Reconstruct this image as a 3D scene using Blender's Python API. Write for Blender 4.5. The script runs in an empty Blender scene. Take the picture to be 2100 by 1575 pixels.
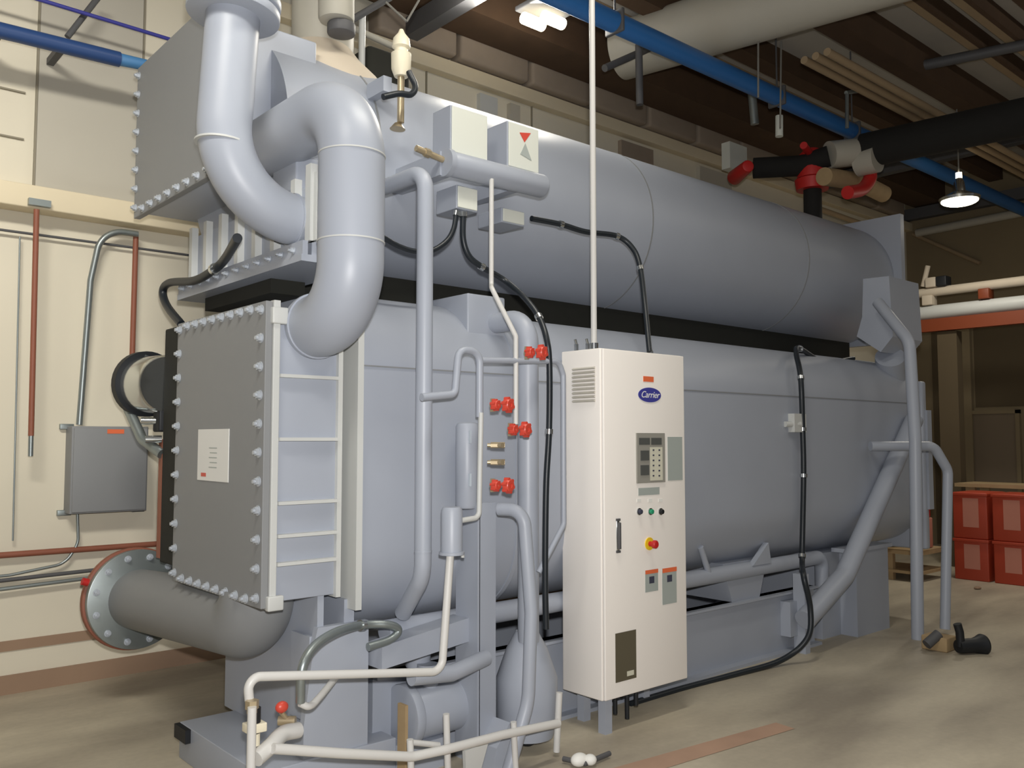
import bpy, bmesh, math, random
from math import sin, cos, pi, radians, atan2
from mathutils import Vector, Matrix, Quaternion
random.seed(7)
S = bpy.context.scene
COL = S.collection
V = Vector

# ------------------------------------------------------------------ camera
FPX = 1800.0; PITCH = radians(3.6); YAW = radians(49); EYE = V((0, 0, 1.5))
Fh = V((cos(YAW), sin(YAW), 0)); Rt = V((sin(YAW), -cos(YAW), 0)); Zu = V((0, 0, 1))
Fw = Fh*cos(PITCH) + Zu*sin(PITCH); Up = -Fh*sin(PITCH) + Zu*cos(PITCH)
def P(px, py, ax, v):
    """point of the place seen at a photo pixel, on the plane ax = v (metres)"""
    d = Fw + Rt*((px-1050)/FPX) - Up*((py-787.5)/FPX)
    i = 'xyz'.index(ax)
    return EYE + d*((v-EYE[i])/d[i])
cam = bpy.data.cameras.new('camera'); co = bpy.data.objects.new('camera', cam); COL.objects.link(co)
co.location = EYE; co.rotation_euler = (pi/2+PITCH, 0, YAW-pi/2)
cam.sensor_width = 36; cam.lens = 36*FPX/2100; cam.clip_start = .05; cam.clip_end = 200
S.camera = co

# ------------------------------------------------------------------ materials
def srgb(r, g, b):
    f = lambda c: c/12.92 if c <= .04045 else ((c+.055)/1.055)**2.4
    return (f(r/255), f(g/255), f(b/255), 1)
def mat(name, rgb, rough=.5, metal=0, noise=0, scale=6, bump=0, spec=.5, emit=None, es=1, rough2=None):
    m = bpy.data.materials.new(name); m.use_nodes = True
    nt = m.node_tree; b = nt.nodes['Principled BSDF']
    c = srgb(*rgb)
    b.inputs['Base Color'].default_value = c
    b.inputs['Roughness'].default_value = rough
    b.inputs['Metallic'].default_value = metal
    b.inputs['Specular IOR Level'].default_value = spec
    if noise:
        tc = nt.nodes.new('ShaderNodeTexCoord'); n = nt.nodes.new('ShaderNodeTexNoise')
        n.inputs['Scale'].default_value = scale; n.inputs['Detail'].default_value = 5
        r = nt.nodes.new('ShaderNodeMix'); r.data_type = 'RGBA'
        r.inputs[6].default_value = tuple(x*(1-noise) for x in c[:3])+(1,)
        r.inputs[7].default_value = tuple(min(1, x*(1+noise)) for x in c[:3])+(1,)
        nt.links.new(tc.outputs['Object'], n.inputs['Vector'])
        nt.links.new(n.outputs['Fac'], r.inputs[0]); nt.links.new(r.outputs[2], b.inputs['Base Color'])
        if bump:
            bp = nt.nodes.new('ShaderNodeBump'); bp.inputs['Strength'].default_value = bump; bp.inputs['Distance'].default_value = .01
            nt.links.new(n.outputs['Fac'], bp.inputs['Height']); nt.links.new(bp.outputs['Normal'], b.inputs['Normal'])
    if emit:
        b.inputs['Emission Color'].default_value = srgb(*emit); b.inputs['Emission Strength'].default_value = es
    return m
M = {}
M['paint'] = mat('blue_grey_paint', (163, 169, 181), .42, noise=.04, scale=3)
M['paint_grey'] = mat('grey_cover_paint', (134, 136, 138), .55, noise=.03, scale=4)
M['paint_light'] = mat('light_grey_paint', (196, 198, 196), .45)
M['pipe_white'] = mat('white_pipe_paint', (208, 207, 204), .4)
M['cream'] = mat('cream_enamel', (250, 245, 239), .45)
M['cream_dk'] = mat('cream_louvre', (196, 192, 182), .5)
M['box_face'] = mat('pale_box_face', (214, 217, 208), .5)
M['wall'] = mat('cream_wall', (218, 211, 192), .85, noise=.03, scale=1.5)
M['wall_panel'] = mat('grey_wall_panel', (184, 179, 166), .8, noise=.03, scale=3)
M['ledge'] = mat('ledge_paint', (222, 209, 180), .75, noise=.05, scale=3)
M['seam'] = mat('wall_seam', (140, 133, 116), .8)
M['brown'] = mat('brown_band', (152, 126, 104), .8, noise=.12, scale=3)
M['rust'] = mat('rust_pipe', (140, 84, 64), .55, noise=.12, scale=8)
M['steel'] = mat('galvanised', (150, 158, 158), .38, .7, noise=.08, scale=20)
M['chrome'] = mat('bright_metal', (205, 208, 208), .18, .95)
M['bolt'] = mat('bolt_metal', (186, 192, 200), .35, .3)
M['black'] = mat('black_rubber', (22, 25, 30), .55)
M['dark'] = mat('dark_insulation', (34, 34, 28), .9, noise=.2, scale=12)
M['blackpipe'] = mat('black_insulation_foam', (26, 25, 23), .9, noise=.15, scale=8)
M['cable'] = mat('dark_flex_conduit', (30, 36, 42), .4)
M['red'] = mat('red_valve_plastic', (206, 74, 58), .38)
M['redpaint'] = mat('red_coupling_paint', (190, 34, 32), .5)
M['brass'] = mat('brass', (186, 170, 140), .35, .55)
M['bluebright'] = mat('bright_blue_pipe_paint', (44, 104, 168), .4)
M['blue'] = mat('blue_pipe_paint', (44, 72, 122), .4)
M['blue2'] = mat('pale_blue_cap', (74, 128, 178), .45)
M['logo'] = mat('logo_blue', (62, 64, 150), .5)
M['white'] = mat('white_print', (235, 235, 230), .6)
M['orange'] = mat('orange_sticker', (228, 110, 66), .6)
M['stick'] = mat('grey_sticker', (164, 172, 168), .6)
M['ink'] = mat('ink', (60, 62, 80), .7)
M['screen'] = mat('dark_display', (86, 88, 86), .3)
M['bezel'] = mat('panel_bezel', (150, 148, 140), .5)
M['key'] = mat('keypad_face', (210, 208, 190), .6)
M['window'] = mat('smoked_window', (92, 86, 70), .2)
M['green'] = mat('green_button', (40, 150, 110), .4)
M['yellow'] = mat('yellow_disc', (236, 202, 40), .5)
M['paper'] = mat('paper', (226, 226, 222), .8)
M['ivory'] = mat('ivory_valve_body', (232, 224, 200), .4)
M['tan'] = mat('tan_insulation', (200, 188, 170), .75, noise=.04)
M['duct'] = mat('pale_duct', (176, 172, 160), .55, noise=.03)
M['beam'] = mat('brown_beam', (78, 58, 40), .8, noise=.25, scale=5)
M['deck'] = mat('roof_deck', (176, 172, 164), .8, noise=.06, scale=3)
M['purlin'] = mat('tan_purlin', (152, 132, 104), .7, noise=.06)
M['truss'] = mat('dark_steel', (84, 84, 86), .6)
M['block'] = mat('pink_block', (150, 136, 120), .9, noise=.12, scale=6)
M['crate'] = mat('red_crate', (176, 66, 42), .5, noise=.1, scale=6)
M['cratel'] = mat('crate_label', (196, 130, 112), .7)
M['orangebeam'] = mat('orange_rack_beam', (126, 58, 28), .5)
M['farwall'] = mat('far_wall_paint', (132, 118, 92), .85, noise=.06, scale=2)
M['fardark'] = mat('far_dark_panel', (84, 72, 52), .85, noise=.1, scale=2)
M['doorp'] = mat('door_paint', (120, 106, 88), .7)
M['wood'] = mat('pallet_wood', (168, 144, 108), .85, noise=.15, scale=12)
M['glow'] = mat('lamp_glow', (255, 244, 214), .5, emit=(255, 240, 206), es=9)
M['wire'] = mat('thin_wire', (120, 118, 112), .6)
M['yellowp'] = mat('yellow_ochre_trim', (190, 150, 50), .7)
M['glassy'] = mat('sight_glass', (190, 200, 210), .08)

# floor: worn concrete
fm = bpy.data.materials.new('worn_concrete'); fm.use_nodes = True
nt = fm.node_tree; b = nt.nodes['Principled BSDF']; b.inputs['Roughness'].default_value = .55
tc = nt.nodes.new('ShaderNodeTexCoord'); mp = nt.nodes.new('ShaderNodeMapping')
mp.inputs['Scale'].default_value = (.55, 1.6, 1); mp.inputs['Rotation'].default_value = (0, 0, .1)
n1 = nt.nodes.new('ShaderNodeTexNoise'); n1.inputs['Scale'].default_value = 1.3; n1.inputs['Detail'].default_value = 6
n2 = nt.nodes.new('ShaderNodeTexNoise'); n2.inputs['Scale'].default_value = 30; n2.inputs['Detail'].default_value = 3
cr = nt.nodes.new('ShaderNodeValToRGB'); e = cr.color_ramp.elements
e[0].position = .33; e[0].color = srgb(158, 148, 132); e[1].position = .66; e[1].color = srgb(206, 196, 174)
mx = nt.nodes.new('ShaderNodeMix'); mx.data_type = 'RGBA'; mx.blend_type = 'MULTIPLY'; mx.inputs[0].default_value = .18
nt.links.new(tc.outputs['Object'], mp.inputs['Vector']); nt.links.new(mp.outputs[0], n1.inputs['Vector'])
nt.links.new(tc.outputs['Object'], n2.inputs['Vector']); nt.links.new(n1.outputs['Fac'], cr.inputs[0])
nt.links.new(cr.outputs[0], mx.inputs[6]); nt.links.new(n2.outputs['Fac'], mx.inputs[7]); nt.links.new(mx.outputs[2], b.inputs['Base Color'])
M['floor'] = fm
sm = mat('worn_stripe_paint', (176, 144, 122), .6, noise=.22, scale=3); M['stripe'] = sm

# ------------------------------------------------------------------ geometry helpers
class B:
    """collects shapes into one mesh"""
    def __init__(s): s.bm = bmesh.new()
    def box(s, x0, x1, y0, y1, z0, z1, bev=0):
        r = bmesh.ops.create_cube(s.bm, size=1)
        for v in r['verts']:
            v.co = V(((x0+x1)/2+v.co.x*(x1-x0), (y0+y1)/2+v.co.y*(y1-y0), (z0+z1)/2+v.co.z*(z1-z0)))
        if bev:
            es = list({e for v in r['verts'] for e in v.link_edges})
            bmesh.ops.bevel(s.bm, geom=es, offset=bev, segments=3, profile=.5, affect='EDGES')
        return s
    def prism(s, poly, axis, a, c, bev=0):
        """poly: list of 2D pts in the plane normal to axis, extruded from a to c"""
        def mk(u, w, t):
            return {'x': V((t, u, w)), 'y': V((u, t, w)), 'z': V((u, w, t))}[axis]
        A = [s.bm.verts.new(mk(u, w, a)) for u, w in poly]; C = [s.bm.verts.new(mk(u, w, c)) for u, w in poly]
        n = len(poly)
        fs = [s.bm.faces.new(A), s.bm.faces.new(C[::-1])]
        for i in range(n): fs.append(s.bm.faces.new((A[i], C[i], C[(i+1) % n], A[(i+1) % n])))
        if bev:
            es = list({e for v in A+C for e in v.link_edges})
            bmesh.ops.bevel(s.bm, geom=es, offset=bev, segments=2, profile=.5, affect='EDGES')
        return s
    def rings(s, rings, cap=True):
        n = len(rings[0]); vs = [[s.bm.verts.new(p) for p in r] for r in rings]
        for i in range(len(vs)-1):
            for k in range(n): s.bm.faces.new((vs[i][k], vs[i][(k+1) % n], vs[i+1][(k+1) % n], vs[i+1][k]))
        if cap: s.bm.faces.new(vs[0][::-1]); s.bm.faces.new(vs[-1])
        return s
    def lathe(s, a, d, prof, n=32):
        """prof: (distance along d, radius) pairs starting at a"""
        a = V(a); d = V(d).normalized(); u = d.orthogonal().normalized(); w = d.cross(u)
        return s.rings([[a+d*t+(u*cos(2*pi*k/n)+w*sin(2*pi*k/n))*max(r, 1e-4) for k in range(n)] for t, r in prof])
    def cyl(s, a, c, r, r2=None, n=32, bev=0):
        a = V(a); c = V(c); L = (c-a).length; r2 = r if r2 is None else r2
        if bev: pr = [(0, r-bev), (bev*.3, r-bev*.3), (bev, r), (L-bev, r2), (L-bev*.3, r2-bev*.3), (L, r2-bev)]
        else: pr = [(0, r), (L, r2)]
        return s.lathe(a, c-a, pr, n)
    def tube(s, pts, r, bend=0, n=24, seg=10, rads=None):
        """pipe through points with rounded bends"""
        pts = [V(p) for p in pts]; path = [pts[0]]
        for i in range(1, len(pts)-1):
            p = pts[i]; d0 = (pts[i-1]-p); d1 = (pts[i+1]-p); l0 = d0.length; l1 = d1.length; d0.normalize(); d1.normalize()
            ang = d0.angle(d1)
            if bend == 0 or ang > pi-.02: path.append(p); continue
            bd = bend[i-1] if isinstance(bend, (list, tuple)) else bend
            t = min(bd/math.tan(ang/2), l0*.499 if i > 1 else l0*.98, l1*.499 if i < len(pts)-2 else l1*.98)
            rr = t*math.tan(ang/2); c = p+(d0+d1).normalized()*(rr/sin(ang/2))
            a0 = (p+d0*t)-c; a1 = (p+d1*t)-c; tot = pi-ang; ax = a0.cross(a1).normalized()
            for k in range(seg+1): path.append(c+Quaternion(ax, tot*k/seg) @ a0)
        path.append(pts[-1]); s._sweep(path, r, n); return s
    def spline(s, pts, r, n=14, seg=8):
        """smooth hose through points"""
        p = [V(q) for q in pts]; p = [p[0]*2-p[1]]+p+[p[-1]*2-p[-2]]; path = []
        for i in range(1, len(p)-2):
            for k in range(seg):
                t = k/seg; a, b_, c, d = p[i-1:i+3]
                path.append(.5*((2*b_)+(c-a)*t+(2*a-5*b_+4*c-d)*t*t+(3*b_-a-3*c+d)*t**3))
        path.append(p[-2]); s._sweep(path, r, n); return s
    def _sweep(s, path, r, n):
        q = [path[0]]
        for x in path[1:]:
            if (x-q[-1]).length > 1e-4: q.append(x)
        path = q; T = []
        for i in range(len(path)):
            a = path[max(i-1, 0)]; c = path[min(i+1, len(path)-1)]; T.append((c-a).normalized())
        u = T[0].orthogonal().normalized(); R = []
        for i, p in enumerate(path):
            u = (u-T[i]*u.dot(T[i])).normalized(); w = T[i].cross(u)
            rr = r[i] if isinstance(r, list) else r
            R.append([p+(u*cos(2*pi*k/n)+w*sin(2*pi*k/n))*rr for k in range(n)])
        s.rings(R)
    def ellipsoid(s, c, rx, ry, rz):
        r = bmesh.ops.create_uvsphere(s.bm, u_segments=24, v_segments=14, radius=1)
        for v in r['verts']: v.co = V((c[0]+v.co.x*rx, c[1]+v.co.y*ry, c[2]+v.co.z*rz))
        return s
    def done(s, name, m, parent=None, smooth=True, org=None, label=None):
        bmesh.ops.recalc_face_normals(s.bm, faces=s.bm.faces[:])
        if org is None:
            xs = [v.co for v in s.bm.verts]
            org = V([(min(v[i] for v in xs)+max(v[i] for v in xs))/2 for i in (0, 1)]+[min(v.z for v in xs)])
        org = V(org)
        for v in s.bm.verts: v.co -= org
        me = bpy.data.meshes.new(name); s.bm.to_mesh(me); s.bm.free()
        me.materials.append(M[m] if isinstance(m, str) else m)
        if smooth:
            for p in me.polygons: p.use_smooth = True
            try: me.set_sharp_from_angle(angle=radians(38))
            except Exception: pass
        o = bpy.data.objects.new(name, me); COL.objects.link(o)
        if parent is not None:
            o.parent = parent; wp = parent['_w'] if '_w' in parent else (0, 0, 0)
            o.location = org-V(wp); 
        else: o.location = org
        o['_w'] = tuple(org)
        if label: o['label'] = label
        return o
def thing(name, label, cat, loc=(0, 0, 0), group=None):
    o = bpy.data.objects.new(name, None); COL.objects.link(o); o.location = loc; o['_w'] = tuple(loc)
    o['label'] = label; o['category'] = cat; o.empty_display_size = .2
    if group: o['group'] = group
    return o
def tag(o, label, cat, group=None):
    o['label'] = label; o['category'] = cat
    if group: o['group'] = group
    return o
def struct(o): o['kind'] = 'structure'; return o
def dup(src, parent, loc):
    c = src.copy(); COL.objects.link(c); c.parent = parent; c['_w'] = tuple(loc)
    c.location = V(loc)-V(parent['_w']) if parent is not None else V(loc); return c
def text(s, size, loc, m, name, parent, face='-y', depth=.001, shear=0):
    cu = bpy.data.curves.new('t', 'FONT'); cu.body = s; cu.size = size; cu.align_x = 'CENTER'; cu.align_y = 'CENTER'
    cu.extrude = depth; cu.shear = shear
    t = bpy.data.objects.new('t', cu); COL.objects.link(t)
    bpy.context.view_layer.update()
    me = bpy.data.meshes.new_from_object(t.evaluated_get(bpy.context.evaluated_depsgraph_get()))
    bpy.data.objects.remove(t); bpy.data.curves.remove(cu)
    Rm = Matrix.Rotation(pi/2, 4, 'X')
    if face == '-x': Rm = Matrix.Rotation(-pi/2, 4, 'Z') @ Rm
    me.transform(Rm); me.materials.clear(); me.materials.append(M[m])
    o = bpy.data.objects.new(name, me); COL.objects.link(o); o.parent = parent
    o.location = V(loc)-V(parent['_w']); o['_w'] = tuple(loc); return o
def obround(y0, y1, z0, z1, r, n=14):
    pts = []
    for cy, cz, a in ((y1-r, z1-r, 0), (y0+r, z1-r, 90), (y0+r, z0+r, 180), (y1-r, z0+r, 270)):
        for k in range(n+1):
            t = radians(a+90*k/n); pts.append((cy+r*cos(t), cz+r*sin(t)))
    return pts

# ================================================================== SETTING
WY = 5.94
g = struct(B().box(-7, 15, -9, WY+.2, -.1, 0).done('floor', 'floor', smooth=False))
g['_w'] = tuple(g.location)
# worn painted stripe running along the front of the machine
a, c = P(1400, 1548, 'z', 0), P(1640, 1478, 'z', 0)
d = (c-a).normalized(); nrm = V((-d.y, d.x, 0))
bb = B(); q = [a-d*1.4, a+d*.75]
vs = [bb.bm.verts.new(V((p.x, p.y, .002))+nrm*k) for p, k in ((q[0], -.09), (q[1], -.07), (q[1], .05), (q[0], .07))]
bb.bm.faces.new(vs); bb.done('painted_stripe', 'stripe', g, smooth=False, label='worn reddish painted stripe')

w = struct(B().box(-7, 15, WY, WY+.2, 0, 5.4).done('wall_back', 'wall', smooth=False))
def onwall(name, m, x0, x1, z0, z1, t=.01, y=WY): return B().box(x0, x1, y-t, y, z0, z1).done(name, m, w, smooth=False)
onwall('wall_panel', 'wall_panel', 1.27, 1.885, 3.03, 4.75, .012)
for x in (1.262, 1.893, 3.0, 4.2, 5.4): onwall('panel_seam', 'seam', x-.006, x+.006, 3.03, 4.75, .014)
for z0, x0, x1 in ((3.62, -.5, 1.2), (3.33, -.5, 1.2)): onwall('panel_seam', 'seam', x0, x1, z0-.005, z0+.005, .014)
onwall('floor_band', 'brown', -7, 1.95, .25, .31, .008)
for i, (x0, x1, m_) in enumerate(((4.75, 4.95, 'paint_light'), (5.1, 5.22, 'wall_panel'), (6.6, 7.1, 'block'), (7.9, 8.5, 'wall_panel'))):
    onwall('wall_panel', m_, x0, x1, 3.4, 4.55, .05)
struct(B().box(-7, 15, WY-.16, WY-.001, 2.88, 3.02, .008).done('trim_1', 'ledge'))['label'] = 'cream ledge along the wall'
struct(B().box(-7, 15, WY-.10, WY-.001, 4.6, 4.72, .006).done('trim_2', 'ledge'))
struct(B().box(-7, 15, WY-.02, WY-.001, 0, .11).done('baseboard_back', 'brown', smooth=False))
for i in range(11):
    x0 = 3.6+i*.82
    o = B().box(x0+.02, x0+.8, WY-.18, WY-.002, 4.73, 4.98, .03).done('insulation_block', 'block', w)

ceil = struct(B().box(-7, 15, -1.2, WY+.2, 5.3, 5.4).done('ceiling', 'deck', smooth=False))
# timber beams and tan purlins under the roof deck, all parallel to the machine
def roofbar(name, m, y, hw, z0, z1, x0=-6, x1=14.9, bev=0):
    return B().box(x0, x1, y-hw, y+hw, z0, z1, bev).done(name, m, ceil, smooth=False)
for y, hw, z0 in ((5.55, .2, 4.92), (4.66, .09, 5.1), (3.70, .09, 4.98), (2.62, .04, 5.2), (1.2, .06, 5.15)): roofbar('timber_beam', 'beam', y, hw, z0, 5.299)
for y in (3.2, 2.92, 2.3, 1.75, 5.12): roofbar('purlin', 'purlin', y, .035, 5.14, 5.298)
for y in (3.20, 2.92, 2.3): roofbar('dark_purlin', 'beam', y-.06, .02, 5.14, 5.298)
for x in (0.6, 3.93, 10.4, 12.9): B().box(x-.06, x+.06, -1, WY-.01, 4.74, 4.90).done('cross_beam', 'truss', ceil, smooth=False)

fw = struct(B().box(13, 13.2, -9, WY, 0, 5.4).done('wall_far', 'farwall', smooth=False))
def onfar(name, m, y0, y1, z0, z1, t=.02): return B().box(13-t, 13, y0, y1, z0, z1).done(name, m, fw, smooth=False)
onfar('wall_panel', 'fardark', 5.27, 5.6, 0, 3.1, .03); onfar('wall_panel', 'fardark', 3.2, 5.02, 1.95, 3.1, .02)
onfar('wall_post', 'farwall', 5.05, 5.24, 0, 3.12, .08)
dr = struct(B().box(12.96, 12.99, 4.5, 5.1, 0, 1.85).done('door_1', 'doorp', smooth=False))
bb = B()
for y0, y1, z0, z1 in ((5.1, 5.15, 0, 1.9), (4.45, 4.5, 0, 1.9), (4.45, 5.15, 1.85, 1.9)): bb.box(12.93, 13, y0, y1, z0, z1)
bb.done('door_frame', 'farwall', dr, smooth=False)

# ================================================================== WALL FITTINGS
def wallpipe(name, m, pts, r, label, cat='pipe', bend=.08, y=None):
    o = B().tube(pts, r, bend, n=16).done(name, m); return tag(o, label, cat)
yw = WY-.045
o = thing('drop_pipe', 'rust brown vertical pipe ending in a pale tip, nearest the left edge of the wall', 'pipe', (1.25, yw-.08, 1.4))
B().tube([(1.247, yw-.13, 2.87), (1.259, yw-.13, 1.52)], .016, n=16).done('pipe', 'rust', o)
B().cyl((1.259, yw-.13, 1.52), (1.26, yw-.13, 1.40), .014).done('tip', 'steel', o)
B().box(1.2, 1.32, WY-.2, WY-.165, 2.89, 2.93).done('bracket', 'steel', o)
wallpipe('drop_pipe', 'rust', [(1.857, yw-.02, 2.83), (1.854, yw-.02, 1.9)], .017, 'rust brown vertical pipe on the wall behind the silver motor')
wallpipe('wall_conduit', 'steel', [(1.86, yw-.05, 2.83), (1.64, yw-.05, 2.83), (1.59, yw-.02, 2.5), (1.555, yw, 1.59)], .019, 'galvanised conduit curving over and down into the grey wall box', bend=.16)
wallpipe('wall_line', 'truss', [(-1, yw, 2.74), (2.6, yw, 2.75)], .008, 'thin dark line running level just under the cream ledge')
wallpipe('wall_line', 'steel', [(1.19, yw, 2.72), (1.21, yw, .9)], .005, 'hair-thin grey vertical line beside the pale-tipped rust pipe')
wallpipe('wall_pipe', 'rust', [(-3, yw, .835), (2.6, yw, .815)], .018, 'long level rust red pipe low on the wall')
wallpipe('wall_hose', 'steel', [(1.56, yw, 1.05), (1.57, yw, .86), (1.5, yw, .74), (1.2, yw, .70), (-2, yw, .66)], .009, 'thin grey line dropping from the wall box and curving left', bend=.12)
wallpipe('wall_pipe', 'truss', [(-2, yw, .60), (1.9, yw, .69)], .012, 'dark thin pipe low on the wall, upper of a close pair')
wallpipe('wall_pipe', 'steel', [(-2, yw, .52), (1.85, yw, .645)], .012, 'grey thin pipe low on the wall, lower of a close pair')
eb = thing('wall_box', 'grey metal electrical box mounted on the cream wall with an orange sticker', 'electrical box', (1.72, WY-.1, 1.04))
B().box(1.49, 1.945, WY-.14, WY-.002, 1.045, 1.58, .006).done('housing', 'paint_grey', eb)
B().box(1.5, 1.935, WY-.152, WY-.141, 1.055, 1.57, .004).done('door', 'paint_grey', eb)
B().box(1.69, 1.79, WY-.154, WY-.1525, 1.535, 1.562).done('sticker', 'orange', eb, smooth=False)
for x, z in ((1.49, 1.575), (1.49, 1.045), (1.93, 1.045)): B().box(x-.04, x+.04, WY-.03, WY-.003, z-.015, z+.02, .004).done('mounting_tab', 'steel', eb)
# high blue pipe that runs along the wall and stops by the machine
bp = thing('sprinkler_pipe', 'glossy dark blue pipe high on the left, ending in a pale blue cap', 'pipe', (1.5, 5.55, 3.95))
p0, p1, p2 = P(0, 62, 'y', 5.55), P(245, 122, 'y', 5.55), P(375, 150, 'y', 5.55)
B().tube([p0+(p0-p1)*2.5, p1], .046).done('pipe', 'blue', bp); B().cyl(p1+(p0-p1)*.02, p2, .038, .03, bev=.01).done('end_cap', 'blue2', bp)
B().box(p0.x-.02, p0.x+.02, 5.55, WY-.016, p0.z-.02, p0.z+.02).box(p1.x-.32, p1.x-.28, 5.55, WY-.016, p1.z, p1.z+.04).done('wall_bracket', 'truss', bp)
pa, pb = P(90, 2, 'y', 5.7), P(402, 97, 'y', 5.7)
wallpipe('ceiling_conduit', 'logo', [pa+(pa-pb)*.6, pb, pb+V((0, .0, -.12))], .012, 'thin purple grey conduit above the dark blue pipe', bend=.02)
pa, pb = P(205, -10, 'y', 5.75), P(138, 76, 'y', 5.75)
wallpipe('pipe_brace', 'truss', [pa, pb], .018, 'short dark diagonal brace crossing the purple grey conduit')

# ================================================================== THE CHILLER
ch = thing('absorption_chiller', 'large blue-grey absorption chiller of two stacked shells with pipes and bolted covers', 'machine', (4.6, 3.95, 0))
# lower shell
YF = 3.4
prof = obround(YF, 4.62, .61, 2.19, .42)
ls = B().prism(prof, 'x', 2.05, 7.62).done('lower_shell', 'paint', ch)
B().prism(obround(YF-.018, 4.638, .592, 2.208, .43), 'x', 2.04, 2.99).done('shell_jacket', 'paint', ls)
B().prism(obround(YF-.022, 4.642, .588, 2.212, .43), 'x', 2.965, 2.995).done('shell_ring', 'paint', ls)
B().box(2.06, 2.962, YF-.021, YF-.01, 1.826, 1.832).done('weld_seam', 'paint_grey', ls, smooth=False)
B().box(3.0, 7.6, YF-.003, YF+.01, 1.802, 1.808).done('weld_seam', 'paint_grey', ls, smooth=False)
# near tube sheet and ribs by the water box
B().box(2.015, 2.045, YF-.05, 4.66, .76, 2.12).done('tube_sheet', 'paint_light', ch, smooth=False)
B().box(7.62, 7.7, YF-.02, 4.66, .56, 2.0, .02).done('tube_sheet', 'paint', ch)
# lower water box
wb = B().box(1.655, 1.96, YF+.01, 4.37, .83, 2.055, .004).done('water_box', 'paint', ch)
B().box(1.94, 1.962, YF-.012, 4.4, .82, 2.065).done('rear_flange', 'paint_light', wb, smooth=False)
B().box(1.632, 1.662, YF-.015, 4.4, .80, 2.08, .003).done('front_flange', 'paint_light', wb, smooth=False)
for i, z in enumerate((1.765, 1.50, 1.235, 1.10, .985)):
    B().box(1.663, 1.939, YF-.024, YF+.012, z-.007, z+.007).done('stiffening_rib', 'paint_light', wb, smooth=False)
for z0, z1 in ((1.98, 2.05), (.80, .86)):
    B().box(1.62, 1.69, YF-.03, YF+.0, z0, z1, .006).done('hinge_lug', 'paint_light', wb)
cov = B().box(1.6, 1.63, YF-.005, 4.385, .81, 2.075, .003).done('end_cover', 'paint_grey', ch, smooth=False)
def bolt(parent, loc, r=.016, d=(-1, 0, 0)):
    b_ = B(); D = V(d); l = V(loc)
    b_.cyl(l, l+D*.004, r*1.35, n=16); b_.cyl(l+D*.004, l+D*.018, r, n=6); b_.cyl(l+D*.018, l+D*.028, r*.55, n=10)
    return b_.done('bolt', 'bolt', parent, org=l)
bo = None; spots = []
for k in range(11): spots += [(1.6, YF+.035, .85+k*.119), (1.6, 4.35, .85+k*.119)]
for k in range(1, 9): spots += [(1.6, YF+.035+k*.1017, .835), (1.6, YF+.035+k*.1017, 2.05)]
for s_ in spots:
    if bo is None: bo = bolt(cov, s_)
    else: dup(bo, cov, s_)
ns = B().box(1.5965, 1.5995, P(470, 930, 'x', 1.6).y, P(407, 930, 'x', 1.6).y, P(440, 987, 'x', 1.6).z, P(440, 880, 'x', 1.6).z).done('notice_sheet', 'paper', cov, smooth=False, label='white notice sheet with faint print and a small red mark')
nb = ns['_w']; B().box(1.5955, 1.596, P(424, 970, 'x', 1.6).y, P(414, 970, 'x', 1.6).y, nb[2]+.018, nb[2]+.035).done('red_mark', 'red', ns, smooth=False)
bb = B()
for k in range(5):
    z = nb[2]+.06+k*.022; bb.box(1.5955, 1.596, nb[1]-.05, nb[1]+.04-.01*(k % 2), z, z+.004)
bb.done('print_lines', 'stick', ns, smooth=False)
# end support plate, columns, base
B().box(1.87, 1.9, YF+.02, 4.36, .16, .83).done('support_plate', 'paint', ch, smooth=False)
B().box(2.0, 2.05, YF+.02, 4.5, .16, .8).done('support_plate', 'paint', ch, smooth=False)
B().prism([(1.80, 0), (2.11, 0), (2.11, .70), (1.86, .70), (1.84, .62), (1.80, .30)], 'y', YF-.005, YF+.03).box(1.8, 1.82, YF+.03, YF+.2, 0, .3).box(2.09, 2.11, YF+.03, YF+.2, 0, .65).box(1.84, 1.86, YF+.03, YF+.2, .3, .66).done('support_column', 'paint', ch, smooth=False)
B().box(1.60, 2.25, YF-.02, 4.24, 0, .165, .004).done('base_beam', 'paint', ch)
B().box(1.575, 1.6, 4.1, 4.24, .1, .162).done('beam_end_gap', 'black', ch, smooth=False)
B().box(2.2, 6.0, 3.5, 3.56, .02, .42).box(2.2, 6.0, 3.44, 3.56, 0, .02).box(2.2, 6.0, 3.46, 3.56, .405, .42).done('base_beam', 'paint', ch, smooth=False)
B().box(5.55, 5.75, 3.42, 3.499, .12, .36).box(5.64, 5.70, 3.36, 3.45, 0, .55).done('beam_bracket', 'paint', ch, smooth=False)
B().box(2.2, 7.2, 4.5, 4.56, .0, .4).done('base_beam', 'paint', ch, smooth=False)
# right hand support saddle
B().box(6.15, 6.9, 3.52, 4.5, 0, .64).done('support_column', 'paint', ch, smooth=False)
B().box(6.42, 6.93, 3.385, 3.52, 0, .66).box(6.3, 6.98, 3.37, 3.52, .64, .67).done('support_column', 'paint', ch, smooth=False)
B().prism([(4.98, .42), (5.3, .42), (5.4, .68), (4.88, .68)], 'y', 3.5, 3.9).done('shell_saddle', 'paint', ch, smooth=False)
B().prism([(2.7, 0), (2.95, 0), (2.9, .64), (2.75, .64)], 'y', 3.7, 4.4).done('shell_saddle', 'paint', ch, smooth=False)
# front post
B().box(2.61, 2.71, 3.235, 3.25, .0, 1.2).box(2.598, 2.614, 3.235, 3.40, 0, 1.2).done('front_post', 'paint', ch, smooth=False)
B().prism([(2.60, 0), (2.72, 0), (2.70, .2), (2.62, .1)], 'y', 3.12, 3.235).done('gusset', 'paint', ch, smooth=False)

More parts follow.
